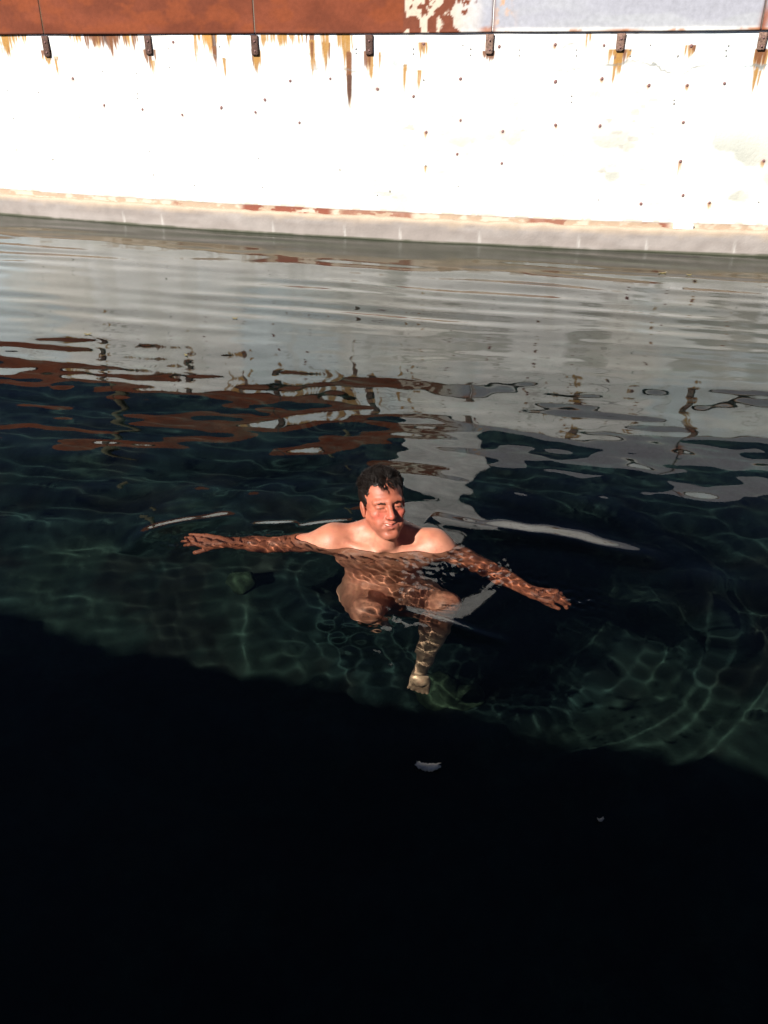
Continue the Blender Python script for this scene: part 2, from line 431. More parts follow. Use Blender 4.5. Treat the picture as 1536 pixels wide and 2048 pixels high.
# ------------------------------------------------------------------ steel band on top of the wall
sb = empty('steel_barrier', (0, float(wall_y(0)), float(joint_z(0))), 'steel band along the wall top, rust red at left and pale grey at right', 'barrier')
BH = 0.365
seams = [-9, -5.1, float(on_wall(88, 60)[0]), float(on_wall(510, 60)[0]), float(on_wall(985, 60)[0]), float(on_wall(1522, 50)[0]), 4.8, 9]
xt0, xt1 = on_wall(806, 40)[0], on_wall(958, 40)[0]
for k in range(len(seams) - 1):
    x0, x1 = seams[k] + 0.003, seams[k + 1] - 0.003
    xs = np.linspace(x0, x1, max(12, int((x1 - x0) / 0.011)))
    zz = np.linspace(0, 1, 36)
    X, J = np.meshgrid(xs, zz, indexing='ij')
    u = (X - x0) / (x1 - x0)
    sag = -0.012 * np.sin(u * np.pi) * (1 if k % 2 else .4)
    Z = joint_z(X) + 0.004 + J * BH + sag * (1 - J) * 0.4
    Y = wall_y(X) - 0.014 + 0.014 * (fbm(X * 1.3, J * 1.5 + k * 7, 61, 3) - .5) + 0.01 * J
    Y = Y - 0.004 * sstep(0.05, 0.0, J)
    red = np.ones(X.shape + (3,)) * np.array([0.165, 0.042, 0.019])
    red = mix(red, (0.115, 0.029, 0.0135), sstep(.42, .65, fbm(X * 2.2, J * 1.4, 62, 4)) * .8)
    red = mix(red, (0.19, 0.046, 0.0155), sstep(.5, .7, fbm(X * 5 + 9, J * 3, 63, 4)) * .7)
    red = mix(red, (0.075, 0.022, 0.013), sstep(.07, .0, J) * .8)
    grey = np.ones(X.shape + (3,)) * np.array([0.31, 0.315, 0.36])
    grey = mix(grey, (0.335, 0.345, 0.375), sstep(.45, .65, fbm(X * 1.5, J * 2, 64, 4)))
    grey = mix(grey, (0.62, 0.62, 0.60), sstep(.10, .02, J + .06 * (fbm(X * 4, J * 2, 65, 3) - .5)) * .8)
    rf = sstep(.6, .7, fbm(X * 11, J * 4, 66, 4)) * sstep(.05, .0, J - .02)
    grey = mix(grey, (0.34, 0.15, 0.07), rf * .8)
    for bpx in (1242, 1522):
        bx = on_wall(bpx, 60)[0]
        grey = mix(grey, (0.30, 0.13, 0.06), np.exp(-((X - bx) / 0.16) ** 2) * sstep(.06, .02, J) * .85)
        if bpx == 1522: grey = mix(grey, (0.27, 0.085, 0.04), np.exp(-((X - bx - J * .05) / 0.03) ** 2) * sstep(.5, .25, J) * .9)
    bx = on_wall(985, 60)[0]
    grey = mix(grey, (0.28, 0.10, 0.05), np.exp(-((X - bx + .04) / 0.07) ** 2) * sstep(.13, .06, J + .1 * (fbm(X * 20, J * 6, 69, 3) - .5)) * .9)
    grey = mix(grey, (0.52, 0.30, 0.16), np.exp(-((X - bx - .07) / 0.06) ** 2) * sstep(.5, .66, fbm(X * 28, J * 6, 70, 3)) * .8)
    # worn paint between the two colours
    tt = (X - xt0) / (xt1 - xt0)
    flake = fbm(X * 17, J * 5.5, 67, 5)
    thr = 0.36 + 0.30 * np.clip(tt, 0, 1) + 0.08 * np.sin(tt * 9)
    rustf = sstep(thr - .018, thr + .018, flake)
    cream = np.array([0.50, 0.42, 0.34])
    worn = mix(grey * 0 + cream, (0.145, 0.042, 0.022), rustf)
    worn = mix(worn, (0.42, 0.43, 0.46), sstep(.5, .95, tt) * (1 - rustf) * .7)
    cc = mix(red, (0, 0, 0), sstep(-.01, .01, tt)) + worn * (sstep(-.01, .01, tt) * (1 - sstep(.9, 1.08, tt + .12 * (flake - .5))))[..., None] + grey * sstep(.9, 1.08, tt + .12 * (flake - .5))[..., None]
    e = np.minimum(X - x0, x1 - X)
    cc = mix(cc, (0.11, 0.04, 0.025), sstep(.016, .002, e) * .8)
    V, F = slab(X, Y, Z, 0.008)
    o = mesh_obj('panel', V, F, M['steel'], sb, col=np.vstack([cc.reshape(-1, 3)] * 2))
    o['label'] = 'rust red steel plate' if x1 < xt0 else ('steel plate flaking from rust red to pale grey' if x0 < xt0 else 'pale grey steel plate')
# thin bottom lip under the plates
xs = np.linspace(-9, 9, 300)
X, J = np.meshgrid(xs, np.array([0., 1.]), indexing='ij')
V, F = slab(X, wall_y(X) - 0.010, joint_z(X) + J * 0.004, 0.02)
mesh_obj('lip', V, F, M['rust_pale'], sb, smooth=False)
bk = bolt_mesh('bolt', 0.0075, 0.006, M['bolt'], 5)
bxs = [(88, 108), (294, 104), (508, 106), (738, 106), (980, 106), (1243, 102), (1527, 102)]
extra = [-4.9, -6.1, 3.9, 4.9]
def bracket(x, L, mat, lean=0.0):
    s = 0.058
    slope = float(wall_y(x + .01) - wall_y(x - .01)) / .02
    zt = float(joint_z(x)) - 0.010
    zz = np.array([0, .25, .5, .75, .92, 1.0]); ww = np.array([1, 1, 1, .97, .93, .8])
    ux = np.linspace(-.5, .5, 5)
    U, J = np.meshgrid(ux, np.arange(6), indexing='ij')
    X = x + U * s * ww[J] + lean * zz[J]
    Z = zt - (1 - zz[::-1])[J] * 0 - L * (1 - zz[J][:, ::-1] * 0 - 1 + zz[J])
    X, Z = X[:, ::-1], Z[:, ::-1]
    Y = wall_y(X) - 0.014 + 0.002 * np.sin(Z * 40)
    V, F = slab(X, Y, Z, 0.0145)
    o = mesh_obj('bracket', V, F, mat, sb)
    for q in (0.3, 0.78):
        b = bpy.data.objects.new('bolt', bk); COL.objects.link(b); b.parent = o
        b.location = (x - 0 + lean * q, float(wall_y(x)) - 0.0155 - sb.location[1], zt - L * q - sb.location[2])
    return o
for i, (px, py) in enumerate(bxs):
    P = on_wall(px, 66); Q = on_wall(px, py)
    bracket(float(P[0]), float(P[2] - Q[2]), M['rust'] if i < 4 else M['rust_pale'])
for x in extra: bracket(x, 0.22, M['rust'])

# ------------------------------------------------------------------ what stands behind the wall (seen in the water)
V = []; N = 4
lev = [(1.0, .46, .30), (1.9, .45, .30), (2.3, .43, .28), (2.9, .33, .24), (3.6, .27, .2), (3.75, .25, .19)]
px0, py0 = 0.61, 8.05
ang = -0.2
for z, a, b in lev:
    for sx, sy in ((-1, -1), (1, -1), (1, 1), (-1, 1)):
        V.append((px0 + sx * a * math.cos(ang) - sy * b * math.sin(ang), py0 + sx * a * math.sin(ang) + sy * b * math.cos(ang), z))
F = [[0, 3, 2, 1], [20, 21, 22, 23]] + [[i * 4 + j, i * 4 + (j + 1) % 4, i * 4 + 4 + (j + 1) % 4, i * 4 + 4 + j] for i in range(5) for j in range(4)]
pl = empty('concrete_pillar', (px0, py0, 0.95), 'pale grey tapering concrete pillar behind the wall, mirrored in the water beside the swimmer', 'pillar')
bevelled('shaft', V, F, M['pillar'], pl, 0.03)
V, F = box((px0, py0, 3.80), (.60, .48, .10), ang)
bevelled('cap', V, F, M['pillar'], pl, 0.015)

def pole(x, y, top, r, label):
    g = np.random.default_rng(int(abs(x) * 1000))
    n = 10; a = np.linspace(0, 2 * np.pi, n, endpoint=False); V = []
    zz = np.linspace(0.6, top, 9)
    for k, z in enumerate(zz):
        rr = r * (1 - .25 * k / 8) * (1 + .06 * (g.random(n) - .5))
        ox = 0.02 * math.sin(k * .9)
        V.append(np.stack([x + ox + np.cos(a) * rr, y + np.sin(a) * rr, np.full(n, z)], -1))
    F = [[i * n + j, i * n + (j + 1) % n, (i + 1) * n + (j + 1) % n, (i + 1) * n + j] for i in range(8) for j in range(n)] + [list(range(8 * n, 9 * n))]
    o = mesh_obj('wooden_pole', np.vstack(V), F, M['wood'], loc=(x, y, .6))
    return tag(o, label, 'pole', 'poles behind the wall')
pole(-3.02, 8.85, 3.05, 0.065, 'taller weathered pole behind the left of the wall, mirrored as a wavering olive line')
pole(-0.40, 8.2, 2.55, 0.03, 'thinner weathered pole behind the wall, mirrored faintly left of the swimmer head')

# ------------------------------------------------------------------ ground, deck, building behind the photographer
xs = np.concatenate([[-400, -60, -20], np.linspace(-9, 9, 60), [20, 60, 400]])
back = wall_y(np.clip(xs, -9, 9)) + 0.36
ys = np.array([0, .6, 1.6, 4, 10, 30, 90, 400.])
X, J = np.meshgrid(xs, ys, indexing='ij')
Y = back[:, None] + J
Z = 0.8 + 0.12 * (fbm(X * .7, Y * .7, 71, 3) - .5)
V = np.stack([X, Y, Z], -1).reshape(-1, 3)
tag(mesh_obj('ground', V, grid_faces(*X.shape), M['ground']), kind='structure')

SL = -0.245
def near_y(x, off): return off + SL * np.asarray(x, float)
ND = 0.50
xs = np.linspace(-9, 9, 120); v = np.array([0, .35, .8, 1.3, 2.2, 8.0])
X, J = np.meshgrid(xs, v, indexing='ij')
Y = near_y(X, ND) - J * 1.0
V1 = np.stack([X, Y, 0.17 + 0.004 * fbm(X * 3, Y * 3, 72, 2)], -1).reshape(-1, 3)
F1 = grid_faces(*X.shape)[:, ::-1]
X, J = np.meshgrid(xs, np.array([0.17, 0.16, 0, -.5, -1.45]), indexing='ij')
V2 = np.stack([X, near_y(X, ND) + 0.012 * (J < .17), J + 0.004 * fbm(X * 3, X * 0, 72, 2) * (J > .16)], -1).reshape(-1, 3)
F2 = grid_faces(*X.shape)[:, ::-1] + len(V1)
deck = mesh_obj('pool_deck', np.vstack([V1, V2]), np.vstack([F1, F2]), M['deck'], smooth=False)
tag(deck, kind='structure')

rot = math.atan(-0.265)
bo = np.array([0.0, -1.37])
BZ = 2.56
hb = empty('poolside_building', (bo[0], bo[1] - 1.6, 0.17), 'low grey poolside building behind the photographer that shades the near water', 'building')
def rel(u, v): return (bo[0] + u * math.cos(rot) - v * math.sin(rot), bo[1] + u * math.sin(rot) + v * math.cos(rot))
cx, cy = rel(0, -1.6)
V, F = box((cx, cy, (0.17 + BZ - 0.10) / 2), (17, 3.0, BZ - 0.10 - 0.17), rot); bevelled('wall', V, F, M['build'], hb, 0.01)
U_, J_ = np.meshgrid(np.linspace(-8.6, 8.6, 260), np.linspace(-1.6, 1.6, 12), indexing='ij')       # sheet roof, made uneven to soften the edge of its shade
rz_ = BZ - 0.02 + 0.10 * (fbm(U_ * 1.7 + 40, J_ * .8 + 40, 401, 3) - .5) + 0.010 * np.sin(U_ * 60)
T_ = np.stack([cx + U_ * math.cos(rot) - J_ * math.sin(rot), cy + U_ * math.sin(rot) + J_ * math.cos(rot), rz_], -1).reshape(-1, 3)
gf = grid_faces(*U_.shape)
i_ = np.arange(U_.size).reshape(U_.shape)
lp = np.concatenate([i_[:, 0], i_[-1, 1:], i_[::-1, -1][1:], i_[0, ::-1][1:]])
sd_ = np.stack([lp[:-1] + U_.size, lp[1:] + U_.size, lp[1:], lp[:-1]], -1)
mesh_obj('roof', np.vstack([T_, T_ - [0, 0, .09]]), np.vstack([gf, gf[:, ::-1] + U_.size, sd_]), M['roof'], hb)
for u in (-5, -2.5, 2.5, 5):
    x, y = rel(u, -0.095)
    V, F = box((x, y, 1.45), (1.1, 0.05, 0.9), rot); w = bevelled('window', V, F, M['roof'], hb, 0.006)
    x, y = rel(u, -0.066)
    V, F = box((x, y, 1.45), (0.98, 0.012, 0.78), rot)
    V = V - np.array(hb.location)
    pne = mesh_obj('pane', V, F, M['glass'], None, smooth=False); pne.parent = w
x, y = rel(0, -0.09)
V, F = box((x, y, 1.13), (0.95, 0.06, 1.9), rot); bevelled('door', V, F, M['wood'], hb, 0.008)

# ------------------------------------------------------------------ pool floor and stones
xs = np.linspace(-9, 9, 300); ys = np.linspace(-2, 11, 220)
X, Y = np.meshgrid(xs, ys, indexing='ij')
FZ = -1.25
Zf = FZ + 0.10 * (fbm(X * 1.2, Y * 1.2, 81, 4) - .5) + 0.05 * (fbm(X * 5, Y * 5, 85, 3) - .5)
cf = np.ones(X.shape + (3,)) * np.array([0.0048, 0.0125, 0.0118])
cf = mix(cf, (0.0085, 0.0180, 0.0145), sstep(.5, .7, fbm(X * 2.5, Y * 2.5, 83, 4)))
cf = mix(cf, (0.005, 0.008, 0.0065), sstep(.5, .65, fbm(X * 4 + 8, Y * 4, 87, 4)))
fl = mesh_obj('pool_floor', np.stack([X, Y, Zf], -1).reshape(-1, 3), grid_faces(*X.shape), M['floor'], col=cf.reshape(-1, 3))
tag(fl, kind='structure')

def stone(px, py, r, label, seed, group=None, sq=.6):
    P = at(px, py, 1.22)
    n, m = 22, 14
    a = np.linspace(0, 2 * np.pi, n, endpoint=False); b = np.linspace(0.05, np.pi - .05, m)
    A, B = np.meshgrid(a, b, indexing='ij')
    d = np.stack([np.cos(A) * np.sin(B), np.sin(A) * np.sin(B), np.cos(B)], -1)
    g = 1 + 0.5 * (fbm(d[..., 0] * 1.6 + 5 + seed, d[..., 1] * 1.6 + d[..., 2] * 1.3 + 7, 90 + seed, 3) - .5)
    V = d * (g * r)[..., None] * np.array([1, .8, sq]) + np.array([P[0], P[1], FZ + r * sq * .6])
    i = np.arange(n * m).reshape(n, m); j = np.roll(i, -1, 0)
    F = np.stack([i[:, :-1], i[:, 1:], j[:, 1:], j[:, :-1]], -1).reshape(-1, 4).tolist() + [i[:, 0].tolist(), i[::-1, -1].tolist()]
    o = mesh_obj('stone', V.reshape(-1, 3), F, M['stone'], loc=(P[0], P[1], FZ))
    return tag(o, label, 'stone', group)
stones = [stone(872, 1382, .10, 'round green algae covered stone on the pool floor below the swimmer foot', 1, 'stones on the pool floor'),
          stone(925, 1392, .09, 'flatter green stone touching the round stone below the swimmer foot', 2, 'stones on the pool floor', .45),
          stone(487, 1165, .10, 'dim green stone on the pool floor under the outstretched left-hand arm', 3, 'stones on the pool floor')]

# ------------------------------------------------------------------ water surface
def spaced(a, b, h0, zones):
    x = [a]
    while x[-1] < b:
        h = h0
        for z0, z1, hh in zones:
            d = max(z0 - x[-1], x[-1] - z1, 0)
            h = min(h, hh + d * 0.03)
        x.append(x[-1] + h)
    return np.array(x)
gx = spaced(-9, 9, 0.05, [(-3.4, 3.4, 0.022), (-1.7, 1.8, 0.013), (-0.95, 0.85, 0.0048)])
gy = spaced(-1.8, 10.2, 0.05, [(1.0, 8, 0.02), (1.7, 5.2, 0.013), (2.15, 2.85, 0.0048)])
X, Y = np.meshgrid(gx, gy, indexing='ij')
h = np.zeros(X.shape)
def waves(n, L0, L1, slope, dirs, seed, env=1.0):
    g = np.random.default_rng(seed); s = np.zeros(X.shape)
    for i in range(n):
        L = L0 * (L1 / L0) ** g.random(); k = 2 * np.pi / L
        a = dirs[0] + g.normal() * dirs[1]
        ph = g.uniform(0, 6.28)
        warp = 0.9 * (noise2(X * .9 + i * 3.1, Y * .9 + i * 1.7, seed + i) - .5) * 2
        s += slope / math.sqrt(n) * 1.41 / k * np.sin(k * (X * math.cos(a) + Y * math.sin(a)) + ph + warp)
    return s * env
wd = math.radians(78)                 # across the pool
far = sstep(3.6, 5.6, Y)
mid = sstep(2.0, 3.2, Y) * (1 - 0.55 * far)
h += waves(8, 0.13, 0.34, 0.026, (wd, 0.07), 101, far * (0.35 + 1.1 * sstep(.35, .65, fbm(X * .5, Y * 1.1, 105, 2))))
h += waves(10, 0.34, 0.85, 0.021, (wd, 0.40), 131, mid)
h += waves(10, 0.17, 0.36, 0.013, (wd, 0.28), 141, mid)
h += waves(9, 0.085, 0.15, 0.011, (wd, 0.35), 145, sstep(2.6, 3.3, Y) * sstep(6.5, 4.5, Y))
h += waves(5, 0.9, 2.2, 0.008, (wd, 0.8), 151, 1.0)
h += waves(8, 0.16, 0.34, 0.0050, (wd, 1.6), 171, sstep(3.9, 3.0, Y) * sstep(1.2, 1.9, Y))
h += waves(6, 0.06, 0.13, 0.006, (0.3, 1.6), 191, sstep(3.7, 2.9, Y) * sstep(1.3, 2.0, Y))
def ring(cx, cy, r0, w, L, slope, a0=None, aw=1.2, ell=1.0):
    dx, dy = X - cx, (Y - cy) * ell
    r = np.hypot(dx, dy) * (1 + 0.10 * (noise2(X * 2.2 + 3, Y * 2.2, 211) - .5))
    e = np.exp(-((r - r0) / w) ** 2)
    if a0 is not None:
        d = (np.arctan2(dy, dx) - a0 + np.pi) % (2 * np.pi) - np.pi
        e = e * np.exp(-(d / aw) ** 2)
    return slope * L / (2 * np.pi) * e * np.sin(2 * np.pi * (r - r0) / L)
h += ring(0.02, 2.62, 0.42, 0.12, 0.26, 0.06)
h += ring(0.02, 2.55, 0.85, 0.22, 0.30, 0.040)
h += ring(0.02, 2.50, 1.25, 0.25, 0.34, 0.025)
h += ring(0.10, 2.45, 0.75, 0.30, 0.085, 0.015)
h += ring(0.30, 2.30, 0.95, 0.35, 0.22, 0.045, -.35, 1.0)
h += ring(0.55, 2.32, 0.45, 0.22, 0.10, 0.014, -.2, 1.3)
h += ring(-0.72, 2.66, 0.30, 0.15, 0.09, 0.014)
def ridge(pts, w, slope):
    """one low crest along a line of points on the water"""
    Q = np.array([at(*p, 0)[:2] for p in pts])
    n = 12 * (len(Q) - 1)
    tq = np.linspace(0, len(Q) - 1, n)
    Q = np.stack([np.interp(tq, range(len(Q)), Q[:, k]) for k in (0, 1)], -1)
    for _ in range(6): Q[1:-1] = (Q[:-2] + 2 * Q[1:-1] + Q[2:]) / 4
    D = np.full(X.shape, 9.0); U = np.zeros(X.shape)
    m = (X > Q[:, 0].min() - .4) & (X < Q[:, 0].max() + .4) & (Y > Q[:, 1].min() - .4) & (Y < Q[:, 1].max() + .4)
    xm, ym = X[m], Y[m] + .7 * w
    dm = np.full(xm.shape, 9.0); um = np.zeros(xm.shape)
    for k in range(n - 1):
        e = Q[k + 1] - Q[k]
        u = np.clip(((xm - Q[k, 0]) * e[0] + (ym - Q[k, 1]) * e[1]) / (e @ e), 0, 1)
        dd = np.hypot(xm - Q[k, 0] - u * e[0], ym - Q[k, 1] - u * e[1])
        b = dd < dm
        dm = np.where(b, dd, dm); um = np.where(b, (k + u) / (n - 1), um)
    D[m], U[m] = dm, um
    env = np.sin(np.pi * np.clip(U, 0, 1)) ** .6
    return slope * w / .86 * np.exp(-(D / w) ** 2) * env
h += ridge([(262, 1100), (300, 1060), (380, 1040), (485, 1024)], .042, .18)
h += ridge([(500, 1048), (560, 1048), (600, 1043)], .022, .20)
h += ridge([(570, 1056), (640, 1046), (715, 1040)], .022, .20)
h += ridge([(860, 1020), (960, 1046), (1120, 1066), (1230, 1092), (1340, 1116)], .060, .165)
h += ridge([(800, 1210), (850, 1226), (940, 1258), (1020, 1280)], .024, .20)
h += ridge([(1240, 1200), (1400, 1190), (1440, 1260), (1420, 1400)], .09, .06)
h += ridge([(1290, 1150), (1420, 1140), (1530, 1190)], .09, .06)
# capillary chop where the arms and the chest stir the surface
def seg_d(a, b):
    a = np.array(a[:2]); b = np.array(b[:2]); e = b - a
    u = np.clip(((X - a[0]) * e[0] + (Y - a[1]) * e[1]) / (e @ e), 0, 1)
    return np.hypot(X - a[0] - u * e[0], Y - a[1] - u * e[1])
arm_d = np.minimum(seg_d((-.25, 2.68), (-.80, 2.70)), np.minimum(seg_d((.22, 2.62), (.42, 2.47)), seg_d((.42, 2.47), (.70, 2.33))))
chest_d = np.minimum(seg_d((-.12, 2.55), (.22, 2.50)), seg_d((0.0, 2.45), (-.06, 2.28)))
ea = np.exp(-(arm_d / 0.065) ** 2); ec = np.exp(-(chest_d / 0.10) ** 2)
h += waves(11, 0.022, 0.06, 0.11, (1.2, 1.4), 231, ea)
h += waves(11, 0.026, 0.09, 0.06, (1.4, 1.2), 261, ec)
h += waves(9, 0.05, 0.10, 0.060, (1.2, 1.5), 291, np.exp(-(((X + .04) / .22) ** 2 + ((Y - 2.10) / .22) ** 2)))
WH = h
Vw = np.stack([X, Y, h], -1).reshape(-1, 3)
F = grid_faces(*X.shape)
cxy = Vw[F].mean(1)
keep = (cxy[:, 1] < wall_y(cxy[:, 0]) + 0.12) & (cxy[:, 1] > near_y(cxy[:, 0], ND) - 0.08)
F = F[keep]
used = np.unique(F); rm = np.full(len(Vw), -1); rm[used] = np.arange(len(used))
water = mesh_obj('water', Vw[used], rm[F], M['water'])
tag(water, kind='structure')
water.cycles.is_caustics_caster = True

def leaf(px, py, L, wd_, rz, label, mat, torn=0.0, seed=0, group=None):
    P = at(px, py, 0)
    i = np.argmin(np.abs(gx - P[0])); j = np.argmin(np.abs(gy - P[1]))
    z = WH[i, j] + 0.002
    n, m = 15, 7
    u = np.linspace(-.5, .5, n); v = np.linspace(-1, 1, m)
    U, Q = np.meshgrid(u, v, indexing='ij')
    w = wd_ * .5 * np.sqrt(np.clip(1 - (2 * U * .97) ** 2, 0, 1)) ** (1 if not torn else .5)
    g = np.random.default_rng(seed)
    jag = (g.random((n, 1)) - .5) * torn * wd_ * .25
    x = U * L; y = Q * w + jag * Q + .25 * L * (U ** 2)
    if torn: x[-1, :] += (g.random(m) - .6) * .2 * L; x[0, :] += (g.random(m) - .4) * .2 * L
    zz = z + 0.0035 * (1 - Q ** 2) + .006 * (2 * U) ** 2
    c, s = math.cos(rz), math.sin(rz)
    A = np.stack([P[0] + x * c - y * s, P[1] + x * s + y * c, zz], -1).reshape(-1, 3)
    B = A - [0, 0, .0012]
    F = grid_faces(n, m); k = n * m
    i = np.arange(k).reshape(n, m)
    fs = [F, F[:, ::-1] + k]
    for e in (i[:, 0], i[:, -1][::-1], i[0, :][::-1], i[-1, :]):
        fs.append(np.stack([e[:-1], e[:-1] + k, e[1:] + k, e[1:]], -1))
    o = mesh_obj('leaf_or_fleck', np.vstack([A, B]), np.vstack(fs), mat, loc=(P[0], P[1], z))
    return tag(o, label, 'leaf', group)
leaf(855, 1537, 0.062, 0.026, -0.12, 'pale torn fleck lying alone on the black water below the swimmer', M['palefleck'], 1.0, 4, 'pale floating flecks')  # a pale torn fleck, a thin curved sheet on the water
leaf(1200, 1642, 0.017, 0.009, 0.2, 'tiny pale fleck on the black water near the right', M['palefleck'], .6, 5, 'pale floating flecks')
for k, (px, py, L, r_, lab) in enumerate([(176, 670, .045, .1, 'dark leaf floating at the left before the white reflection ends'), (470, 637, .035, -.2, 'small dark leaf floating left of centre on the grey reflection'),
                                     (1325, 546, .06, .05, 'larger of two dark leaves floating near the right foot of the wall'), (1378, 551, .04, -.1, 'smaller of two dark leaves floating near the right foot of the wall'),
                                     (372, 711, .03, -.8, 'curled dark leaf tilted on the water at the rusty reflection')]):
    leaf(px, py, L, L * .28, r_, lab, M['leaf'], 0, 20 + k, 'dark floating leaves')

# ------------------------------------------------------------------ the swimmer: one continuous surface from a distance field
def smin(a, b, k):
    if k <= 0: return np.minimum(a, b)
    hh = np.clip(0.5 + 0.5 * (b - a) / k, 0, 1)
    return b * (1 - hh) + a * hh - k * hh * (1 - hh)
def smax(a, b, k): return -smin(-a, -b, k)
def d_cone(p, a, b, ra, rb):
    e = b - a
    u = np.clip(((p - a) @ e) / (e @ e), 0, 1)
    return np.linalg.norm(p - a - u[:, None] * e, axis=1) - (ra + (rb - ra) * u)
def d_ell(p, c, r, Rm=None):
    q = p - c
    if Rm is not None: q = q @ Rm.T
    k0 = np.linalg.norm(q / r, axis=1); k1 = np.linalg.norm(q / (r * r), axis=1)
    return k0 * (k0 - 1) / np.maximum(k1, 1e-9)
A3 = lambda *v: np.array(v, float)

# head frame: r = image right, f = where the face looks, u = up
r_, f_, u_ = A3(1, 0, 0), A3(0, -1, 0), A3(0, 0, 1)
pt, yw, ro = R(22), R(16), R(5)
f_, u_ = f_ * math.cos(pt) + u_ * math.sin(pt), u_ * math.cos(pt) - f_ * math.sin(pt)
f_, r_ = f_ * math.cos(yw) + r_ * math.sin(yw), r_ * math.cos(yw) - f_ * math.sin(yw)
r_, u_ = r_ * math.cos(ro) + u_ * math.sin(ro), u_ * math.cos(ro) - r_ * math.sin(ro)
HO = A3(-0.003, 2.705, 0.162)
HR = np.stack([r_, f_, u_])           # rows
HS = 0.0102                           # head unit (about a centimetre)
def to_head(p): return ((p - HO) @ HR.T) / HS
def from_head(q): return HO + (np.asarray(q, float) * HS) @ HR

def head_sdf(p):
    q = to_head(p)
    q[:, 0] *= 1.0 + .055 * sstep(1.0, -3.5, q[:, 2])          # leaner below the eyes
    ax = q.copy(); ax[:, 0] = np.abs(ax[:, 0])
    d = d_ell(q, A3(0, -1.6, 3.4), A3(7.5, 9.4, 7.9))
    d = smin(d, d_ell(q, A3(0, 2.2, -3.2), A3(6.5, 6.0, 7.6)), 2.0)
    d = smin(d, d_cone(ax, A3(5.0, -0.5, -4.8), A3(1.6, 6.3, -10.2), 1.95, 1.8), 2.4)   # jaw
    d = smin(d, d_ell(q, A3(0, 6.9, -10.3), A3(2.2, 1.8, 1.7)), 1.4)                    # chin
    d = smin(d, d_ell(ax, A3(4.3, 5.4, -2.6), A3(2.3, 2.15, 1.9)), 1.1)                  # cheek bone
    d = smin(d, d_ell(ax, A3(3.6, 6.0, -6.2), A3(1.9, 1.7, 2.4)), 1.6)                  # cheek
    d = smin(d, d_cone(ax, A3(0, 7.7, 1.7), A3(4.3, 6.3, 1.6), 1.35, 1.2), 1.2)         # brow
    d = smax(d, -d_ell(ax, A3(3.1, 9.3, -0.25), A3(2.0, 2.0, 1.15)), 0.9)               # socket
    d = smin(d, d_ell(ax, A3(3.1, 6.75, -0.2), A3(1.8, 1.38, 1.1)), 0.45)              # lids
    d = smin(d, d_cone(ax, A3(1.7, 7.75, -1.25), A3(4.4, 7.0, -1.3), .42, .4), .6)      # lower lid bag
    d = smin(d, d_cone(q, A3(0, 8.0, 1.0), A3(0, 10.1, -3.3), .75, 1.10), .9)           # nose
    d = smin(d, d_ell(q, A3(0, 10.0, -3.5), A3(1.25, 1.15, 1.0)), .5)
    d = smin(d, d_ell(ax, A3(1.45, 9.0, -3.9), A3(.85, 1.0, .75)), .5)
    d = smax(d, -d_ell(ax, A3(.65, 9.6, -4.6), A3(.42, .55, .4)), .25)
    d = smin(d, d_ell(q, A3(0, 7.4, -6.7), A3(3.2, 1.45, 2.3)), 1.3)                     # muzzle
    d = smax(d, -d_cone(ax, A3(1.9, 9.1, -4.3), A3(3.4, 8.2, -6.8), .35, .25), .9)      # smile fold
    d = smin(d, d_cone(ax, A3(0, 8.95, -6.1), A3(3.0, 7.35, -5.55), .40, .2), .5)       # upper lip
    d = smin(d, d_cone(ax, A3(0, 8.7, -7.75), A3(2.8, 7.45, -6.3), .46, .22), .5)      # lower lip
    d = smax(d, -d_cone(ax, A3(0, 9.45, -6.85), A3(2.7, 8.05, -5.95), .52, .2), .2)      # mouth line
    d = smax(d, -d_ell(q, A3(0, 8.9, -8.9), A3(1.9, .9, .6)), .8)
    # ears
    e = d_ell(ax, A3(7.55, -1.2, -1.4), A3(.85, 1.9, 3.1))
    e = smax(e, -d_ell(ax, A3(8.6, -.7, -1.1), A3(.55, 1.1, 2.1)), .3)
    d = smin(d, e, .5)
    # slit of the eyes
    d = smax(d, -d_cone(ax, A3(2.1, 8.15, -.42), A3(4.2, 7.6, -.50), .15, .12), .12)
    return d * HS

SR, SL_ = A3(-.195, 2.715, -0.012), A3(.190, 2.690, -.020)
ER = at(540, 1090, .085); WR = at(447, 1085, .034)
EL = at(980, 1138, .17); WL = at(1066, 1184, .055)
KR = at(733, 1222, .17); KL = at(888, 1208, .20)
AR = at(748, 1246, .56); AL = at(841, 1342, .58)
HPR, HPL = A3(-.085, 2.76, -.50), A3(.095, 2.76, -.50)
print('arm', np.linalg.norm(SR - ER), np.linalg.norm(ER - WR), np.linalg.norm(SL_ - EL), np.linalg.norm(EL - WL),
      'leg', np.linalg.norm(HPR - KR), np.linalg.norm(HPL - KL), np.linalg.norm(KR - AR), np.linalg.norm(KL - AL))

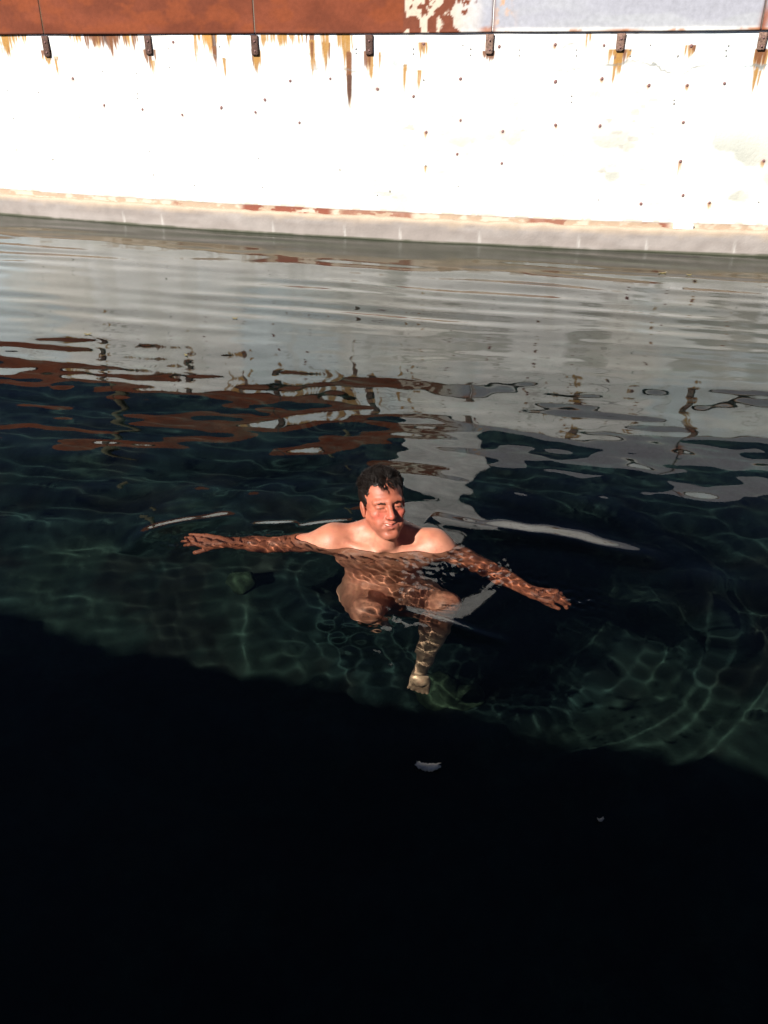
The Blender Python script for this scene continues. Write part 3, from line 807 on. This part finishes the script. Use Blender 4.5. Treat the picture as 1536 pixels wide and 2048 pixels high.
def nrm(v): return v / np.linalg.norm(v)
def hand_prims(Wp, d, side, curl, spread, thumb_out=.9, s=1.0):
    """palm and five fingers; d towards the fingers, side towards the thumb, nn away from the palm"""
    d = nrm(d); side = nrm(side - d * (side @ d)); nn = np.cross(d, side)
    if nn[2] < 0: nn = -nn
    pr = []
    for k in (-1.5, -.5, .5, 1.5):
        pr.append((Wp + side * .010 * k, Wp + d * .088 * s + side * .0195 * k * s, .0150, .0125, .012))
    pr.append((Wp + d * .02 + side * .018, Wp + d * .055 + side * .036 - nn * .006, .015, .013, .012))
    ln = [(.028, .020, .018), (.034, .024, .019), (.038, .026, .02), (.034, .023, .019)]   # little .. index
    for k, L in enumerate(ln):
        kk = k - 1.5
        b = Wp + d * (.088 + .004 * (1 - abs(kk - .5))) * s + side * .0195 * kk * s
        dirn = nrm(d + side * spread * kk)
        ang = curl[k] * .6
        rad = .0092 if k else .0082
        for j, l in enumerate(L):
            ang += curl[k] * (.55 if j else 0)
            dd = dirn * math.cos(ang) - nn * math.sin(ang)
            e = b + dd * l * s * 1.05
            pr.append((b, e, rad, rad * .93, .004)); rad *= .93; b = e
    b = Wp + d * .028 + side * .026 - nn * .004
    rad = .0115
    for l, o in ((.034, thumb_out), (.028, thumb_out * .75), (.022, thumb_out * .55)):
        dd = nrm(d * math.cos(o) + side * math.sin(o) - nn * .25)
        e = b + dd * l * s
        pr.append((b, e, rad, rad * .92, .005)); rad *= .92; b = e
    return pr
handR = hand_prims(WR, at(345, 1074, .004) - WR, A3(.15, -1, -.45), (.22, .28, .36, .48), .015, .7, .9)
handL = hand_prims(WL, at(1150, 1197, .05) - WL, A3(-.2, -1, -.1), (1.0, .92, .85, .8), .0, .45, .86)

def body_sdf(p):
    d = d_ell(p, A3(0, 2.725, -.13), A3(.172, .115, .19))
    d = smin(d, d_ell(p, A3(0, 2.705, -.34), A3(.160, .135, .17)), .06)
    d = smin(d, d_ell(p, A3(.003, 2.765, -.49), A3(.170, .125, .12)), .06)
    nb = A3(.004, 2.735, -.02)
    d = smin(d, d_cone(p, from_head((0, -2.6, -4)), nb, .056, .062), .035)                   # neck
    d = smin(d, d_cone(p, from_head((0, 3.2, -8.6)), A3(.006, 2.665, -.04), .036, .048), .03)     # throat
    for Sx, sg in ((SR, -1), (SL_, 1)):
        d = smin(d, d_cone(p, nb + A3(sg * .035, .012, .045), Sx + A3(-sg * .02, .012, .012), .038, .046), .045)   # trapezius
        d = smin(d, d_ell(p, Sx + A3(0, -.004, -.006), A3(.064, .062, .064)), .04)                  # deltoid
        d = smin(d, d_ell(p, A3(sg * .088, 2.640, -.075), A3(.092, .040, .068)), .035)              # chest muscle
        d = smin(d, d_cone(p, A3(sg * .022, 2.640, -.020), Sx + A3(-sg * .03, -.030, .022), .0140, .0130), .014)
        d = smax(d, -d_ell(p, A3(sg * .085, 2.672, .050), A3(.045, .022, .022)), .03)   # collar bone
    d = smax(d, -d_ell(p, A3(.006, 2.612, -.012), A3(.020, .018, .016)), .025)                    # pit of the throat
    d = smin(d, d_cone(p, SR, (SR + ER) / 2, .056, .048), .04)
    d = smin(d, d_cone(p, (SR + ER) / 2, ER, .047, .039), .02)
    m = ER * .7 + WR * .3
    d = smin(d, d_cone(p, ER, m, .039, .041), .02)
    d = smin(d, d_cone(p, m, WR, .040, .026), .02)
    d = smin(d, d_cone(p, SL_, (SL_ + EL) / 2, .056, .049), .04)
    d = smin(d, d_cone(p, (SL_ + EL) / 2, EL, .048, .039), .02)
    m = EL * .7 + WL * .3
    d = smin(d, d_cone(p, EL, m, .039, .041), .02)
    d = smin(d, d_cone(p, m, WL, .040, .026), .02)
    for Hp, K, An, toe in ((HPR, KR, AR, at(772, 1262, .76)), (HPL, KL, AL, at(832, 1397, .80))):
        d = smin(d, d_cone(p, Hp, (Hp + K) / 2, .092, .080), .05)
        d = smin(d, d_cone(p, (Hp + K) / 2, K, .080, .058), .03)
        d = smin(d, d_ell(p, K + nrm(K - Hp) * .012, A3(.052, .050, .050)), .03)
        m = K * .66 + An * .34 + A3(0, .018, 0)
        d = smin(d, d_cone(p, K, m, .049, .053), .03)
        d = smin(d, d_cone(p, m, An, .053, .028), .02)
        heel = An + nrm(An - K) * .035 + A3(0, .03, 0)
        fd = nrm(toe - An)
        d = smin(d, d_cone(p, heel, An + fd * .07, .026, .026), .02)
        sd = nrm(np.cross(fd, A3(0, 1, 0.3)))
        for kk, ll in ((-1.9, .125), (-.95, .145), (0, .155), (.95, .165), (2.0, .17)):
            d = smin(d, d_cone(p, An + fd * .06 + sd * kk * .008, An + fd * ll + sd * kk * .018, .018, .0095), .006)
    return d

def hands_sdf(p, pr, d):
    for a, b, ra, rb, k in pr:
        d = smin(d, d_cone(p, a, b, ra, rb), k)
    return d

def full_sdf(p):
    d = body_sdf(p)
    m = np.linalg.norm(p - HO, axis=1) < .27
    if m.any(): d[m] = smin(d[m], head_sdf(p[m]), .012)
    for Wp, pr in ((WR, handR), (WL, handL)):
        m = np.linalg.norm(p - Wp, axis=1) < .26
        if m.any(): d[m] = hands_sdf(p[m], pr, d[m])
    return d

def surface(fn, lo, hi, hv, B=14):
    """surface nets over the blocks near the surface"""
    lo = np.array(lo); n = np.ceil((np.array(hi) - lo) / (hv * B)).astype(int)
    bi = np.stack(np.meshgrid(*[np.arange(k) for k in n], indexing='ij'), -1).reshape(-1, 3)
    cen = lo + (bi + .5) * B * hv
    bi = bi[np.abs(fn(cen)) < B * hv * .5 * 1.7321 * 1.5 + .01]
    o = np.stack(np.meshgrid(*[np.arange(B + 1)] * 3, indexing='ij'), -1)
    keys, pos, eds = [], [], []
    BIG = 1 << 20
    corner = np.array([[x, y, z] for x in (0, 1) for y in (0, 1) for z in (0, 1)])
    cedge = [(a, b) for a in range(8) for b in range(a + 1, 8) if np.abs(corner[a] - corner[b]).sum() == 1]
    ck = lambda c: (c[..., 0] * BIG + c[..., 1]) * BIG + c[..., 2]
    for s0 in range(0, len(bi), 200):
        bb = bi[s0:s0 + 200]
        G = bb[:, None, None, None, :] * B + o
        val = fn((lo + G.reshape(-1, 3) * hv)).reshape(len(bb), B + 1, B + 1, B + 1)
        cv = np.stack([val[:, c[0]:B + c[0], c[1]:B + c[1], c[2]:B + c[2]] for c in corner], -1)
        act = (cv.min(-1) < 0) & (cv.max(-1) >= 0)
        cells = G[:, :B, :B, :B][act]; v8 = cv[act]
        acc = np.zeros((len(cells), 3)); cnt = np.zeros(len(cells))
        for a, b in cedge:
            x = (v8[:, a] < 0) != (v8[:, b] < 0)
            tt = np.where(x, v8[:, a] / np.where(x, v8[:, a] - v8[:, b], 1), 0)
            pp = corner[a] + tt[:, None] * (corner[b] - corner[a])
            acc += pp * x[:, None]; cnt += x
        keys.append(ck(cells)); pos.append(lo + (cells + acc / cnt[:, None]) * hv)
        for ax in range(3):
            e = np.zeros(3, int); e[ax] = 1
            ib = (corner == e).all(1).argmax()
            x = (v8[:, 0] < 0) != (v8[:, ib] < 0)
            eds.append((ax, cells[x], v8[x, 0] < 0))
    keys = np.concatenate(keys); pos = np.concatenate(pos)
    od = np.argsort(keys); keys = keys[od]; pos = pos[od]
    F = []
    for ax, cc, ins in eds:
        if not len(cc): continue
        u, v = np.zeros(3, int), np.zeros(3, int); u[(ax + 1) % 3] = 1; v[(ax + 2) % 3] = 1
        q = np.stack([ck(cc), ck(cc - u), ck(cc - u - v), ck(cc - v)], -1)
        ix = np.searchsorted(keys, q).clip(0, len(keys) - 1)
        ok = (keys[ix] == q).all(1)
        ix = ix[ok]; ii = ins[ok]
        ix[~ii] = ix[~ii][:, ::-1]
        F.append(ix)
    F = np.vstack(F)
    for _ in range(2):                # settle the points on the surface
        e = 0.0008; g = np.zeros_like(pos)
        f0 = fn(pos)
        for ax in range(3):
            s = np.zeros(3); s[ax] = e
            g[:, ax] = (fn(pos + s) - f0) / e
        gn = np.maximum((g * g).sum(1), .2)
        st = (f0 / gn)[:, None] * g
        pos = pos - np.clip(st, -hv * .5, hv * .5)
    return pos, F

BV, BF = surface(full_sdf, (-.95, 2.05, -1.0), (.85, 3.0, .32), 0.0034)
print('body', len(BV))
# skin colours
q = to_head(BV)
col = np.ones((len(BV), 3)) * np.array([0.44, 0.185, 0.118])
n3 = fbm(BV[:, 0] * 30 + 5, BV[:, 2] * 30 + BV[:, 1] * 21, 301, 3)
col = mix(col, (0.40, 0.145, 0.088), sstep(.45, .65, n3) * .6)
armf = np.maximum(sstep(-.24, -.36, BV[:, 0]), sstep(.22, .33, BV[:, 0])) * (BV[:, 2] > -.35)
col = mix(col, (0.40, 0.118, 0.062), armf * .9)
legf = sstep(-.25, -.45, BV[:, 2]) * (1 - armf)
col = mix(col, (0.52, 0.27, 0.18), legf)
col = mix(col, (0.66, 0.43, 0.29), sstep(-.26, -.40, BV[:, 2]) * sstep(2.52, 2.45, BV[:, 1]))  # shins paler still, the bold yellow-white caustic light put into the skin colour
top_ = sstep(-.01, .05, BV[:, 2]) * sstep(.10, .17, np.abs(BV[:, 0])) * sstep(2.62, 2.70, BV[:, 1] + .03 * n3)
col = mix(col, (0.37, 0.135, 0.078), top_ * .8)
col = mix(col, (0.36, 0.12, 0.085), sstep(.60, .68, fbm(BV[:, 0] * 95 + 3, BV[:, 2] * 95 + BV[:, 1] * 60 + 9, 303, 2)) * .35)
hf = sstep(-13.5, -9.0, q[:, 2] + .25 * q[:, 1] - 1.5) * (np.linalg.norm(BV - HO, axis=1) < .2)
face = np.array([0.36, 0.110, 0.064])
col = mix(col, face, hf)
m = hf > .4
axq = np.abs(q[:, 0])
def blob(c, r): return np.exp(-(((axq - c[0]) / r[0]) ** 2 + ((q[:, 1] - c[1]) / r[1]) ** 2 + ((q[:, 2] - c[2]) / r[2]) ** 2))
col = mix(col, (0.52, 0.105, 0.075), blob((4, 6.5, -2.8), (2.2, 3, 1.8)) * .8)
col = mix(col, (0.55, 0.11, 0.08), blob((0, 10.3, -3.4), (1.8, 1.8, 1.6)) * .8)
col = mix(col, (0.50, 0.10, 0.085), blob((0, 9.0, -6.9), (2.3, 1.6, 1.0)) * .85)
col = mix(col, (0.245, 0.082, 0.052), sstep(-4.5, -8.0, q[:, 2] + .8 * (fbm(q[:, 0] + 20, q[:, 2] + 20, 307, 3) - .5)) * hf * .65)
col = mix(col, (0.27, 0.075, 0.042), sstep(.5, .65, fbm(q[:, 0] * .5 + 40, q[:, 2] * .5 + 40, 309, 3)) * hf * .6)
col = mix(col, (0.30, 0.095, 0.06), blob((0, 9, -5.1), (2.3, 1.5, .5)) * .5)
col = mix(col, (0.40, 0.13, 0.08), blob((3.2, 8, -.05), (1.4, 1.6, .40)) * .5)
col = mix(col, (0.05, 0.02, 0.015), np.exp(-((q[:, 2] + .42) / .20) ** 2) * (np.abs(axq - 3.15) < 1.3) * (q[:, 1] > 5.5) * m * .85)
col = mix(col, (0.04, 0.012, 0.010), np.exp(-((q[:, 2] + 6.95 - .115 * axq ** 2) / .22) ** 2) * (axq < 2.6) * (q[:, 1] > 6) * m * .55)
scalp = sstep(7.2, 8.0, q[:, 2] + .9 * np.clip(-q[:, 1] + 4.2, 0, 9) * .9) * m
col = mix(col, (0.05, 0.025, 0.018), scalp * .9)
person = mesh_obj('person', BV, BF, M['skin'], col=col, loc=(0.0, 2.72, -.5))
tag(person, 'man with wet dark hair floating chest deep in the pool, arms spread wide', 'person')
def child(name, V, F, mat):
    o = mesh_obj(name, V, F, mat, person, smooth=True)
    return o

# hair: a cap and many wet curled locks
def hairline(qq):
    x, y, z = qq[:, 0], qq[:, 1], qq[:, 2]
    front = 7.1 + .06 * np.abs(x) - .35 * np.exp(-(x / 1.6) ** 2)                       # height of the hairline on the brow
    side = np.where(y > 2.6, front - sstep(4.9, 6.2, np.abs(x)) * 4.5, np.where(y > -.6, -2.6, -5.0))
    tt = sstep(2.8, 4.6, y)
    return side * (1 - tt) + np.where(np.abs(x) > 5.8, front - sstep(5.8, 7.2, np.abs(x)) * 3.5, front) * tt
def hair_sdf(p):
    q = to_head(p)
    d = d_ell(q, A3(0, -1.9, 3.5), A3(7.85, 9.6, 8.3))
    d = d + 1.3 * (fbm(q[:, 0] * .42 + 20, q[:, 1] * .30 + q[:, 2] * .35 + 20, 311, 2) - .5)
    hl = hairline(q) + .9 * (fbm(q[:, 0] * 1.4 + 30, q[:, 1] * 1.2 + 30, 321, 2) - .5)
    d = smax(d, (hl - q[:, 2]) * .8, .35)
    return d * HS
hv0, hf0 = surface(hair_sdf, HO - .13, HO + .15, 0.004)
strV, strF, base = [hv0], [hf0], len(hv0)
g = np.random.default_rng(33)
nS = 0
while nS < 3600:
    a = g.uniform(0, 2 * np.pi); b = math.acos(g.uniform(-.45, 1))
    dq = A3(math.sin(b) * math.cos(a), math.sin(b) * math.sin(a), math.cos(b))
    q0 = A3(0, -1.9, 3.6) + dq * A3(7.8, 9.5, 8.4)
    if q0[2] < hairline(q0[None])[0] - .1: continue
    nS += 1
    front = q0[1] > 3.0 and abs(q0[0]) < 5.5
    top = sstep(3.5, 7.5, np.array(q0[2]))
    L = (1.2 + 2.7 * top) * g.uniform(.5, 1.35)
    cl = [float(noise2(np.array(q0[0] * .55 + 30 + 9 * w_), np.array(q0[1] * .55 + q0[2] * .3 + 30), 330)) - .5 for w_ in range(2)]
    tang = A3(.25 + cl[0] * 2.6 + g.normal() * .22, -.55 + cl[1] * 2.4 + g.normal() * .22, .3)
    if front and q0[2] < 9.2 and noise2(np.array(q0[0] * .5 + 60), np.array(q0[1] * .2 + 60), 340) > .52:
        tang = A3(.35 + cl[0] * 1.5 + g.normal() * .25, .8, -1.0 + g.normal() * .25); L *= .62
    if q0[2] < 3.5: tang = A3(g.normal() * .15, -.5, -1.0); L = 1.4 * g.uniform(.6, 1.2)
    nq = nrm(dq / A3(7.8, 9.5, 8.4))
    tang = tang - nq * (tang @ nq); tang = nrm(tang)
    bn = np.cross(nq, tang)
    ph, fr = g.uniform(0, 6.28), g.uniform(.8, 1.7)
    K = 8; lf = g.uniform(.4, 1.3)
    P = []
    for k in range(K):
        s = k / (K - 1)
        lift = (.2 + 1.15 * top) * math.sin(s * 2.3) * lf
        cu = .10 * top * s
        P.append(q0 - nq * .25 + tang * L * s + nq * (lift + cu * math.cos(ph + s * 5 * fr)) + bn * cu * 1.3 * math.sin(ph + s * 5 * fr))
    P = np.array(P)
    Pw = from_head(P)
    rad = 0.0011 * g.uniform(.7, 1.2) * (1 - np.linspace(0, 1, K) ** 2 * .85)
    T = np.gradient(Pw, axis=0); T /= np.linalg.norm(T, axis=1)[:, None]
    nw = nq @ HR
    Bv = np.cross(T, nw); Bv /= np.maximum(np.linalg.norm(Bv, axis=1), 1e-6)[:, None]
    Nv = np.cross(Bv, T)
    ring_ = np.stack([Pw + (Bv * math.cos(x) + Nv * math.sin(x)) * rad[:, None] for x in (0, 2.094, 4.189)], 1).reshape(-1, 3)
    ff = [[k * 3 + j, k * 3 + (j + 1) % 3, (k + 1) * 3 + (j + 1) % 3, (k + 1) * 3 + j] for k in range(K - 1) for j in range(3)]
    strV.append(ring_); strF.append(np.array(ff) + base); base += len(ring_)
hair = child('hair', np.vstack(strV), np.vstack(strF), M['hair'])

def lash_row(name, pts, n, L, dirf, rad, seed):
    g = np.random.default_rng(seed); Vs, Fs, b0 = [], [], 0
    pts = np.array(pts, float)
    for i in range(n):
        t0 = g.random() * (len(pts) - 1); k = int(t0); p0 = pts[k] + (pts[min(k + 1, len(pts) - 1)] - pts[k]) * (t0 - k)
        p0 = p0 + g.normal(size=3) * A3(.12, .05, .14)
        dd = nrm(dirf(p0) + g.normal(size=3) * .25)
        P = from_head(np.array([p0, p0 + dd * L * .5, p0 + dd * L]))
        rr = rad * HS * np.array([1, .8, .2])
        T = nrm(P[2] - P[0]); Bv = nrm(np.cross(T, f_)); Nv = np.cross(Bv, T)
        rg = np.stack([P + (Bv * math.cos(x) + Nv * math.sin(x)) * rr[:, None] for x in (0, 2.094, 4.189)], 1).reshape(-1, 3)
        Vs.append(rg); Fs.append(np.array([[k * 3 + j, k * 3 + (j + 1) % 3, (k + 1) * 3 + (j + 1) % 3, (k + 1) * 3 + j] for k in range(2) for j in range(3)]) + b0); b0 += 9
    return child(name, np.vstack(Vs), np.vstack(Fs), M['brow'])
for sg in (-1, 1):
    lash_row('eyebrow', [(sg * 1.5, 8.7, 1.1), (sg * 3.0, 8.2, 1.35), (sg * 4.8, 6.95, .8)], 85, .55, lambda p: A3(sg * 1.0, -.2, .25), .08, 40 + sg)
    # eyeballs behind the narrowed lids
    n, m = 16, 10
    a = np.linspace(0, 2 * np.pi, n, endpoint=False); b = np.linspace(.02, np.pi - .02, m)
    A_, B_ = np.meshgrid(a, b, indexing='ij')
    d = np.stack([np.cos(A_) * np.sin(B_), np.cos(B_), np.sin(A_) * np.sin(B_)], -1)
    i = np.arange(n * m).reshape(n, m); j = np.roll(i, -1, 0)
    F = np.stack([i[:, :-1], i[:, 1:], j[:, 1:], j[:, :-1]], -1).reshape(-1, 4)
    ey = child('eye', from_head(d.reshape(-1, 3) * 1.18 + A3(sg * 3.1, 6.72, -.3)), F, M['eye'])
    V = from_head(d.reshape(-1, 3) * A3(.5, .12, .5) + A3(sg * 3.15, 7.86, -.38))
    V = V - np.array(person.location)
    ir = mesh_obj('iris', V, F, M['iris'], None); ir.parent = ey
u = np.linspace(-1, 1, 15)
TX, TJ = np.meshgrid(u, np.array([-.26, 0., .26]), indexing='ij')
V, F = slab(TX * 2.1, 8.66 - .62 * TX ** 2 + TJ * 0, -6.72 + TJ + .62 * TX ** 2, -.3)
child('teeth', from_head(V), F, M['teeth'])

for o in COL.objects:
    if o.type == 'MESH' and o.name.split('.')[0] in ('person', 'hair', 'pool_floor', 'stone', 'plinth', 'wall_face', 'pool_deck'):
        o.cycles.is_caustics_receiver = True
bpy.context.view_layer.update()
